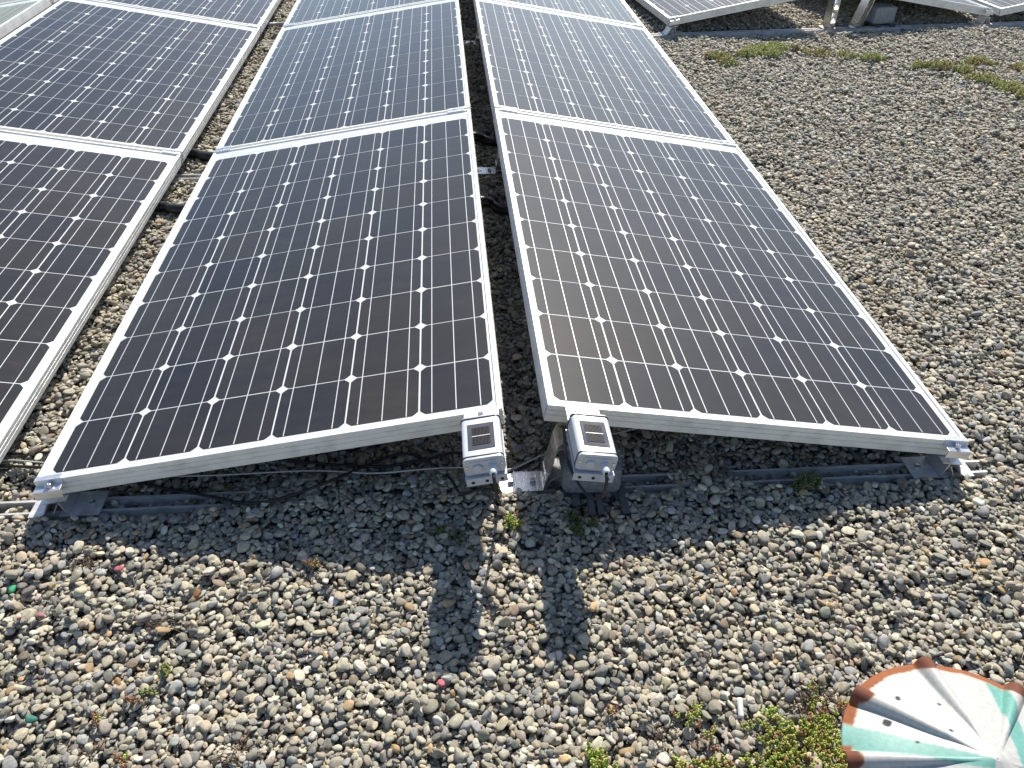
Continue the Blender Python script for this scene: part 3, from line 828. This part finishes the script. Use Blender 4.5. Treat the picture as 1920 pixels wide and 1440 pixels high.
# ------------------------------------------------------------------ cables, wire, conduits
def cable(name, pts, r, mat, label, cat='cable', seg=8, step=None, corr=None, z=True):
    Q = []
    for p in pts:
        zz = float(hg(p[0], p[1]))+p[2]+.008 if (z and p[2] < .03) else p[2]
        Q.append((p[0], p[1], zz))
    o = link(name, MB().tube(Q, r, seg, step, corr).mesh(name, mat, True)); return tag(o, label, cat)
def sensor_pt(S, zS, roty, l):
    v = Euler((0, roty, 0)).to_matrix() @ Vector(l); return (S[0]+v.x, S[1]+v.y, zS+v.z)
g1 = sensor_pt(S1, z1, -TILT, (.0155, -.1355, -.0225)); g2 = sensor_pt(S2, z2, TILT, (.0155, -.1355, -.0225))
cable('sensor_cable', [g1, (g1[0]+.002, g1[1]-.016, g1[2]-.012), (g1[0]+.010, g1[1]+.004, g1[2]-.075), (-.058, -.105, .085), (-.052, -.045, .022), (-.066, -.022, .010), (-.100, -.022, .007), (-.137, -.038, .007), (-.158, .004, .007), (-.195, .076, .007),
      (-.262, .118, .007), (-.336, .092, .008), (-.420, .018, .007), (-.520, -.020, .008), (-.600, -.018, .007), (-.690, .022, .008), (-.823, .063, .010), (-.93, .10, .008), (-1.05, .118, .008), (-1.2, .13, .008), (-1.45, .12, .008)], .0033, 'cable_black', 'black cable snaking over the gravel from the left sensor box')
cable('sensor_cable', [g2, (g2[0]-.001, g2[1]-.016, g2[2]-.012), (g2[0]-.006, g2[1]-.010, g2[2]-.055), (g2[0]-.022, g2[1]+.012, g2[2]-.078), (g2[0]-.045, g2[1]+.040, g2[2]-.062), (g2[0]-.062, g2[1]+.085, g2[2]-.035), (.085, .02, .17), (.072, .075, .08), (.052, .098, .022), (.005, .068, .009), (-.028, .058, .009),
      (-.052, .085, .009), (-.14, .112, .008), (-.20, .100, .008), (-.30, .082, .008), (-.40, .085, .008), (-.50, .104, .008), (-.62, .13, .008), (-.85, .19, .008), (-1.10, .170, .008), (-1.25, .176, .008), (-1.5, .17, .008)], .0033, 'cable_black', 'black cable looping down in front of the dark block from the right sensor box')
cable('lightning_wire', [(-1.5, .16, .01), (-1.2, .148, .01), (-1.09, .135, .011), (-.8, .085, .012), (-.477, .064, .013), (-.332, .045, .012), (-.213, .052, .012), (-.14, .048, .012), (-.029, .058, .016), (.060, .09, .022), (.2, .14, .012), (.4, .2, .01)], .0019, 'wire_white', 'thin pale wire lying on the gravel below the front edges', 'wire')
cable('corrugated_conduit', [(-1.75, 1.45, .014), (-1.30, 1.435, .014), (-1.144, 1.425, .014), (-1.073, 1.395, .014), (-.7, 1.38, .014), (-.35, 1.44, .014), (-.02, 1.425, .016), (.065, 1.352, .014), (.35, 1.28, .014), (.8, 1.3, .014)], .0175, 'conduit_black', 'thick black corrugated conduit crossing the gaps nearest the camera', 'conduit', 14, .0028, .07)
cable('corrugated_conduit', [(-1.75, 1.95, .014), (-1.30, 1.93, .014), (-1.154, 1.905, .014), (-1.052, 1.865, .014), (-.7, 1.92, .014), (-.3, 2.08, .014), (-.023, 2.055, .016), (.068, 1.985, .014), (.35, 1.9, .014), (.8, 1.9, .014)], .0185, 'conduit_black', 'thick black corrugated conduit just behind the nearer seam', 'conduit', 14, .0028, .07)
cable('grey_pipe', [(-1.5, 3.80, .012), (-1.167, 3.84, .012), (-1.079, 3.86, .012), (-.6, 3.9, .012)], .009, 'pipe_zinc', 'thin grey pipe across the left gap near the top', 'pipe', 10)
# cable tie
tie = link('cable_tie', MB().lathe([(.0052, -.002), (.0060, -.002), (.0060, .002), (.0052, .002)], 10, 'x').mesh('cable_tie', 'filter_white', True), None, (-.199, .089, float(hg(-.199, .089))+.008), (0, 0, .6))
tag(tie, 'small pale cable tie where the black cables meet left of the sensor', 'cable tie')

# ------------------------------------------------------------------ blocks and ribbed strips
def block(name, loc, rz, size, mat, label, seed):
    r = np.random.default_rng(seed)
    bm = bmesh.new(); bmesh.ops.create_cube(bm, size=1)
    bmesh.ops.bevel(bm, geom=bm.edges[:], offset=.14, segments=3, profile=.55, affect='EDGES')
    bmesh.ops.subdivide_edges(bm, edges=bm.edges[:], cuts=2, use_grid_fill=True)
    for v in bm.verts:
        n = v.co.normalized()
        k = .012*math.sin(9*v.co.x+seed)+.012*math.sin(11*v.co.y+2*seed)*math.cos(8*v.co.z)+r.normal(0, .004)
        v.co += n*k
        v.co.x *= size[0]; v.co.y *= size[1]; v.co.z *= size[2]; v.co.z += size[2]*.5
    me = bpy.data.meshes.new(name); bm.to_mesh(me); bm.free(); me.materials.append(MATS[mat]); me.shade_smooth()
    o = link(name, me, None, loc, (0, 0, rz)); return tag(o, label, 'concrete block')
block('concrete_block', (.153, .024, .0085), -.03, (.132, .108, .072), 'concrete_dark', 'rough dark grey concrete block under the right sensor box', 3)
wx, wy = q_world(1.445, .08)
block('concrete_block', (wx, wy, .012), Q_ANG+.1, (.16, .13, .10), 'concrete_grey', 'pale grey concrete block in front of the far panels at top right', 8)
def strip(loc, rz, Ln, w, label, group):
    root = link('plastic_strip', MB().sheet([(-w/2, -.011), (-w/2, -.001), (-w/2+.001, 0), (0, 0), (w/2-.001, 0), (w/2, -.001), (w/2, -.011)], .0018, 0, Ln).mesh('plastic_strip', 'strip_plastic'), None, loc, (0, 0, rz))
    return tag(root, label, 'plastic strip', group)
for sx, y0, w, lab in ((.116, -.060, .015, 'leftmost grey plastic strip, half covered, under the dark concrete block'), (.1475, -.089, .0125, 'second grey plastic strip from the left under the dark concrete block'),
                       (.1665, -.088, .0125, 'third grey plastic strip from the left under the dark concrete block'), (.2215, -.089, .0150, 'rightmost grey plastic strip sticking out under the dark concrete block')):
    strip((sx, y0, .0075), -.03, .165, w, lab, 'plastic strips under the dark block')
for sx, lab in ((1.40, 'left dark strip under the pale far block'), (1.50, 'right dark strip under the pale far block')):
    wx, wy = q_world(sx, -.02); strip((wx, wy, .0115), Q_ANG, .16, .02, lab, 'strips under the far block')

# ------------------------------------------------------------------ fluted vent cap
def vent_cap():
    R, H = .181, .066
    root = empty('roof_vent', (.558, -.776, 0), label='fluted white metal vent cap with turquoise stripes and rusty rim, bottom right corner', cat='vent cap')
    nr, nt_ = 90, 440
    rr = np.linspace(0.004, 1, nr); th = np.linspace(0, 2*math.pi, nt_, endpoint=False)
    TH, RR = np.meshgrid(th, rr, indexing='ij')
    ribs = np.radians([44.5, 87, 131, 167.5, 213, 258, 303, 348])
    z = H*(1-RR**1.06)
    ribm = np.zeros_like(z)
    for a in ribs:
        d = (TH-a+math.pi) % (2*math.pi)-math.pi
        s = np.abs(d)*RR*R
        w = .0025+.0125*np.clip((RR-.12)/.88, 0, 1)
        k = np.clip(1-(s/w)**2, 0, None)**.55
        hgt = w*1.25*np.clip((RR-.10)/.25, 0, 1)
        ribm = np.maximum(ribm, k); z = z+hgt*k
    # panels dished between ribs
    rad = RR*R*(1+.012*ribm*(RR > .9)+.012*np.sin(3*TH+1)*RR)
    X = rad*np.cos(TH); Y = rad*np.sin(TH)
    z = z+.0012*np.sin(9*X/R+2)*np.sin(7*Y/R)
    verts = np.stack([X, Y, z], -1).reshape(-1, 3)
    rn = np.random.default_rng(5)
    ph = rn.uniform(0, 6.28, 12)
    nz = sum(np.sin((k+1)*2.7*TH+ph[k])*(.5/(k+1)**.6) for k in range(12))
    nz2 = np.sin(X*310+ph[0]+3*np.sin(Y*120))*np.sin(Y*270+ph[1]+2*np.sin(X*150))
    white = np.array([.45, .45, .425]); turq = np.array([.10, .33, .28]); rust1 = np.array([.30, .095, .03]); rust2 = np.array([.115, .035, .022])
    col = np.broadcast_to(white, X.shape+(3,)).copy()
    def mixc(m, c):
        nonlocal col
        col = col*(1-m[..., None])+np.asarray(c)*m[..., None]
    def band(p0, p1, w0, w1, soft=.004):
        p0 = np.array(p0); p1 = np.array(p1); d = p1-p0; L = np.hypot(*d); d = d/L
        t = ((X-p0[0])*d[0]+(Y-p0[1])*d[1])/L; s = np.abs((X-p0[0])*-d[1]+(Y-p0[1])*d[0])
        w = w0+(w1-w0)*np.clip(t, 0, 1)
        return np.clip((w-s+.003*nz2*.4)/soft+.5, 0, 1)*(t > -.02)*(t < 1.02)
    pol = lambda r, a: (r*math.cos(math.radians(a)), r*math.sin(math.radians(a)))
    mixc(band(pol(.2, 56), pol(.07, -70), .013, .010)*.92, turq)
    mixc(band(pol(.2, 155), pol(.010, 200), .022, .007)*.92, turq)
    mixc(band(pol(.2, 262), pol(.02, 262), .02, .008)*.92, turq)
    edge = .925+.012*nz-.055*ribm+.006*nz2
    m = np.clip((RR-edge)/.015, 0, 1)
    bare = np.clip((np.abs(((np.degrees(TH)-154+180) % 360)-180)-4.5)/2, 0, 1)   # turquoise reaches the rim here
    m = m*bare
    rr_ = np.clip(.5+.5*nz2, 0, 1)
    mixc(m*1.0, rust1); mixc(m*np.clip(ribm*1.4+.25*rr_, 0, 1)*.8, rust2)
    hal = np.clip((RR-edge+.05)/.05, 0, 1)*(1-m)*.18*bare
    mixc(hal, (.50, .36, .16))
    alpha = 1-m
    for r_, a_, s_ in ((.129, 141, .0062), (.135, 119.5, .0042), (.1, 100, .0024), (.09, 150, .0022), (.06, 120, .002)):
        c_ = pol(r_, a_); dd = np.hypot(X-c_[0], Y-c_[1]); k = np.clip((s_-dd+.0008*nz2)/.001+.5, 0, 1); mixc(k*.95, (.025, .024, .025)); alpha = alpha*(1-k)
    n_r = nr
    faces = [(i*nr+j, i*nr+j+1, ((i+1) % nt_)*nr+j+1, ((i+1) % nt_)*nr+j) for i in range(nt_) for j in range(nr-1)]
    me = bpy.data.meshes.new('cap'); me.from_pydata(verts.tolist(), [], faces)
    bm = bmesh.new(); bm.from_mesh(me); bmesh.ops.recalc_face_normals(bm, faces=bm.faces); bm.to_mesh(me); bm.free()
    a = me.attributes.new('tint', 'FLOAT_COLOR', 'POINT')
    a.data.foreach_set('color', np.concatenate([col, alpha[..., None]], -1).reshape(-1, 4).astype(np.float32).ravel())
    me.materials.append(MATS['enamel']); me.shade_smooth()
    o = link('cap', me, root, (0, 0, .2))
    sm = o.modifiers.new('thick', 'SOLIDIFY'); sm.thickness = .0022; sm.offset = -1
    part('pipe', MB().lathe([(.055, -.03), (.055, .10), (.055, .205), (.051, .205), (.051, .0)], 32), 'pipe_zinc', root, 40)
    part('collar', MB().lathe([(.0555, .150), (.062, .152), (.062, .165), (.0555, .167)], 32), 'pipe_zinc', root, 40)
    for k in range(3):
        a = math.radians(30+120*k); part('stay', MB().box(-.002, .002, -.006, .006, .16, .242), 'pipe_zinc', root, loc=(.0575*math.cos(a), .0575*math.sin(a), 0), rot=(0, 0, a))
vent_cap()

# ------------------------------------------------------------------ stonecrop and other small growth
def leaf_verts():
    v = [(0, 0, 0)]; f = []
    for zz, r in ((.35, .42), (.75, .34)):
        for k in range(5):
            a = 2*math.pi*k/5; v.append((r*math.cos(a)*1.0, r*math.sin(a)*.75, zz))
    v.append((0, 0, 1))
    for k in range(5):
        q = (k+1) % 5; f += [(0, 1+q, 1+k), (1+k, 1+q, 6+q), (1+k, 6+q, 6+k), (6+k, 6+q, 11)]
    return np.array(v), np.array(f)
LV, LF = leaf_verts()
def sedum(name, blobs, label, dens=1.0, leaf=.0062, hmul=1.0, red=.25, cat='stonecrop', seed=0, pal=None):
    r = np.random.default_rng(900+seed)
    V, F, Cc = [], [], []; nv = 0
    cx = np.mean([b[0] for b in blobs]); cy = np.mean([b[1] for b in blobs])
    for bx, by, rx, ry, n in blobs:
        n = max(1, int(n*dens))
        rad = np.sqrt(r.random(n)); an = r.uniform(0, 2*math.pi, n)
        wob = 1+.25*np.sin(3*an+r.uniform(0, 6))+.15*np.sin(7*an+r.uniform(0, 6))
        sx = bx+rx*rad*np.cos(an)*wob; sy = by+ry*rad*np.sin(an)*wob
        for X_, Y_, q in zip(sx, sy, rad):
            h = (.016+.016*(1-q))*hmul*r.uniform(.6, 1.3); base = float(hg(X_, Y_))+.004
            ty = np.array([r.normal(0, .25), r.normal(0, .25), 1.0]); ty /= np.linalg.norm(ty)
            isred = r.random() < red*(.4+q)
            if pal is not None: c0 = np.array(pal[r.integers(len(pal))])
            elif isred: c0 = np.array([.40, .20, .10])*r.uniform(.6, 1.2)
            else: c0 = np.array([.36, .48, .085])*r.uniform(.55, 1.35) if r.random() < .6 else np.array([.50, .50, .12])*r.uniform(.7, 1.15)
            nl = int(r.integers(9, 15))
            for k in range(nl):
                t = (k+1)/nl; a = k*2.4+r.uniform(-.3, .3); el = math.radians(15+60*t+r.normal(0, 10))
                d = np.array([math.cos(a)*math.cos(el), math.sin(a)*math.cos(el), math.sin(el)])
                u_ = np.cross(d, (0, 0, 1.)); u_ /= np.linalg.norm(u_)+1e-9; w_ = np.cross(u_, d)
                L = leaf*r.uniform(.7, 1.3)*(1.15-.45*t)
                o = np.array([X_, Y_, base])+ty*h*t
                V.append(o+(LV*L)@np.stack([u_, w_, d])); F.append(LF+nv); nv += len(LV)
                c = c0*r.uniform(.75, 1.25)
                cc = np.tile(np.append(c, 1), (len(LV), 1))
                if not isred and r.random() < .3: cc[6:, :3] = cc[6:, :3]*.5+np.array([.28, .14, .05])*.5
                Cc.append(cc)
    V = np.concatenate(V); F = np.concatenate(F); Cc = np.concatenate(Cc)
    z0 = float(hg(cx, cy)); V = V-np.array([cx, cy, z0])
    me = bpy.data.meshes.new(name); me.from_pydata(V.tolist(), [], F.tolist())
    a = me.attributes.new('tint', 'FLOAT_COLOR', 'POINT'); a.data.foreach_set('color', Cc.astype(np.float32).ravel())
    me.materials.append(MATS['sedum']); me.shade_smooth()
    o = link(name, me, None, (cx, cy, z0)); return tag(o, label, cat, 'stonecrop growing in the gravel' if cat == 'stonecrop' else None)
sedum('stonecrop', [(.415, -.615, .065, .040, 120), (.36, -.645, .045, .026, 60), (.455, -.60, .032, .055, 70), (.46, -.675, .09, .05, 140), (.38, -.562, .020, .014, 12), (.35, -.580, .022, .012, 10)], 'large bright green stonecrop patch left of the vent cap', seed=1, red=.12, hmul=.55, leaf=.0048, dens=1.35)
sedum('stonecrop', [(.475, -.530, .028, .028, 14), (.495, -.56, .02, .02, 8)], 'small reddish stonecrop tuft at the top left rim of the vent cap', red=.5, seed=2, leaf=.0042, hmul=.6)
sedum('stonecrop', [(.205, -.645, .040, .018, 34), (.262, -.638, .030, .02, 20), (.23, -.675, .05, .025, 34)], 'stonecrop at the bottom edge, left of the large green patch', red=.4, seed=3, hmul=.6)
sedum('stonecrop', [(.075, -.625, .025, .022, 26)], 'little stonecrop tuft at the bottom edge right of centre', seed=4, red=.1)
sedum('stonecrop', [(.24, -.555, .022, .018, 14), (.262, -.59, .012, .012, 8)], 'tiny stonecrop sprigs between the pebbles above the bottom patch', seed=5, red=.3, leaf=.005)
sedum('stonecrop', [(.105, -.54, .014, .01, 6)], 'tiny red stonecrop sprig in the lower middle gravel', seed=6, red=1, leaf=.005)
sedum('stonecrop', [(-.676, -.415, .009, .022, 13), (-.692, -.447, .010, .006, 5)], 'fresh green stonecrop sprig in the lower left gravel', seed=7, red=.1, leaf=.0048, pal=[(.14, .24, .04), (.20, .28, .05), (.26, .28, .08)])
sedum('stonecrop', [(-.715, -.462, .018, .007, 6)], 'yellowish stonecrop sprig beside the fresh green one at lower left', seed=8, red=.5, leaf=.005)
sedum('stonecrop', [(-.765, -.495, .010, .008, 5)], 'pale stonecrop sprig left of the fresh green one', seed=9, red=.4, leaf=.005)
sedum('stonecrop', [(-.70, -.565, .012, .008, 7), (-.75, -.59, .01, .008, 4)], 'stonecrop sprigs at the bottom edge at lower left', seed=10, red=.5, leaf=.005)
sedum('stonecrop', [(-.030, -.103, .020, .020, 30)], 'sunlit stonecrop tuft between the two sensor shadows', seed=11, red=.1, leaf=.0052)
sedum('stonecrop', [(.104, -.098, .018, .012, 16), (.103, -.134, .020, .012, 16)], 'shaded stonecrop tuft just left of the plastic strips', seed=12, red=.1, pal=[(.07, .115, .025), (.10, .14, .035), (.05, .085, .02)], leaf=.0048)  # leaf palette darkened: the panel's shade is painted into the colour
sedum('stonecrop', [(.143, -.116, .012, .010, 10)], 'shaded stonecrop sprig in front of the plastic strips', seed=13, red=.1, pal=[(.07, .115, .025), (.10, .14, .035), (.05, .085, .02)], leaf=.0045)  # same darker greens, shade painted into the leaves
sedum('stonecrop', [(.648, -.030, .030, .018, 46)], 'shade-darkened green stonecrop tuft against the right part of the front rail', seed=14, red=.05, pal=[(.07, .115, .025), (.10, .14, .035), (.05, .085, .02)], hmul=1.5, leaf=.006)  # leaf greens darkened to paint in the shadow it stands in
sedum('stonecrop', [(-.185, -.118, .016, .012, 10), (-.148, -.136, .02, .012, 8)], 'dim stonecrop sprigs in the shade left of the sensor shadow', seed=15, red=.3, pal=[(.07, .115, .025), (.10, .14, .035), (.05, .085, .02)], leaf=.0045)  # shade put into the leaf colour by the darker palette
sedum('stonecrop', [(-.436, -.185, .015, .008, 10)], 'yellowish sprig at the shadow edge of the left panel', seed=16, red=.2, leaf=.0045)
for sd, (bl, lab, rd) in enumerate([
    ([(1.40, 3.215, .07, .05, 34), (1.36, 3.22, .05, .04, 16), (1.40, 3.10, .05, .05, 30)], 'leftmost reddish green stonecrop patch in the far gravel', .45),
    ([(1.56, 3.265, .07, .045, 34), (1.69, 3.33, .11, .07, 90), (1.78, 3.37, .06, .06, 44), (1.70, 3.245, .06, .03, 24)], 'largest stonecrop patch in the far gravel, near the far panels', .12),
    ([(1.86, 3.36, .06, .03, 12), (1.985, 3.27, .08, .06, 22)], 'sparse reddish stonecrop right of the largest far patch', .6),
    ([(2.13, 3.23, .05, .05, 26)], 'small stonecrop patch left of the bright green one in the far gravel', .3),
    ([(2.26, 3.19, .065, .045, 34)], 'small bright green stonecrop patch in the far gravel', .1),
    ([(2.55, 3.02, .10, .05, 50), (2.66, 2.94, .06, .04, 26), (2.44, 3.03, .05, .03, 8)], 'elongated stonecrop patch in the far right gravel', .3),
    ([(2.84, 3.09, .09, .055, 44)], 'rounded brownish stonecrop patch near the right edge', .45),
    ([(2.70, 2.81, .08, .05, 44), (2.76, 2.70, .07, .06, 50), (2.80, 2.59, .06, .06, 44), (2.83, 2.52, .05, .04, 28)], 'long stonecrop strip running off at the right edge', .2),
    ([(3.02, 3.0, .05, .04, 14)], 'last stonecrop tuft cut off by the right edge', .5)]):
    sedum('stonecrop', bl, lab, red=rd, seed=30+sd, leaf=.0095, dens=2.0, hmul=1.15, pal=[(.46, .50, .14), (.36, .44, .10), (.52, .50, .18), (.40, .42, .13)]+[(.40, .24, .12)]*int(rd*6))

# dry roots and moss
def roots(loc, n, rad, label, seed):
    r = np.random.default_rng(seed); mb = MB(); z0 = float(hg(loc[0], loc[1]))
    for _ in range(n):
        a = r.uniform(0, 6.28); p = np.array([r.normal(0, rad*.35), r.normal(0, rad*.35), r.uniform(-.004, .008)]); pts = [p]
        for k in range(3):
            a += r.normal(0, .7); p = p+np.array([math.cos(a), math.sin(a), r.normal(.1, .5)])*rad*.3; pts.append(p)
        mb.tube(pts, r.uniform(.0005, .0011), 4, .004)
    o = link('dry_roots', mb.mesh('dry_roots', 'dry_root', True), None, (loc[0], loc[1], z0)); tag(o, label, 'dry roots', 'tangles of dry roots')
roots((-.708, -.303), 60, .03, 'tangle of brown dry roots above the fresh green sprig at lower left', 1)
roots((-.515, -.572), 80, .034, 'tangle of brown dry roots at the bottom edge, lower left', 2)
roots((-.895, -.148), 34, .024, 'tangle of brown dry roots near the left end of the panel shadow', 3)
roots((-.775, -.545), 24, .03, 'thin dry roots left of the bottom tangle', 4)
roots((.46, -.55), 60, .04, 'dry brown stems beside the rim of the vent cap', 5)
roots((.175, -.575), 26, .024, 'few dry stems in the lower middle gravel', 6)

# painted and odd stones, a bit of white tube
def stone(loc, col, s, label, seed, name='painted_pebble'):
    r = np.random.default_rng(seed)
    o = link(name, PROTO[seed % NPROTO], None, (loc[0], loc[1], float(hg(loc[0], loc[1]))+.011), (r.normal(0, .25), r.normal(0, .25), r.uniform(0, 6)))
    o.scale = (s, s*.72, s*.5); o['tint'] = [*col, .5]; tag(o, label, 'pebble')
stone((-.823, -.174), (.52, .12, .16), .0095, 'bright pink painted pebble at left, below the panel corner', 1)
stone((-1.012, -.213), (.04, .36, .16), .0095, 'bright green painted pebble at the left edge', 2)
stone((-.972, -.281), (.42, .08, .10), .0080, 'small red painted pebble near the left edge', 3)
stone((-.935, -.277), (.36, .18, .17), .0095, 'reddish tipped pebble right of the small red one', 4)
stone((-.872, -.486), (.05, .22, .165), .0095, 'dark teal painted pebble at lower left', 5)
stone((-.185, -.467), (.52, .14, .15), .0095, 'pink painted pebble below the left sensor shadow', 6)
stone((-.655, -.245), (.26, .12, .045), .0095, 'rust orange pebble in the left gravel', 7, 'orange_pebble')
stone((-.752, -.425), (.46, .25, .09), .0085, 'yellow orange pebble left of the green sprig', 8, 'orange_pebble')
tb = link('white_tube', MB().tube([(-.002, -.016, 0), (.001, 0, .004), (.004, .016, .006)], .0052, 12, .004).mesh('white_tube', 'filter_white', True), None, (.330, -.548, float(hg(.33, -.548))+.008))
tag(tb, 'short bent piece of white tube lying above the green stonecrop', 'tube')
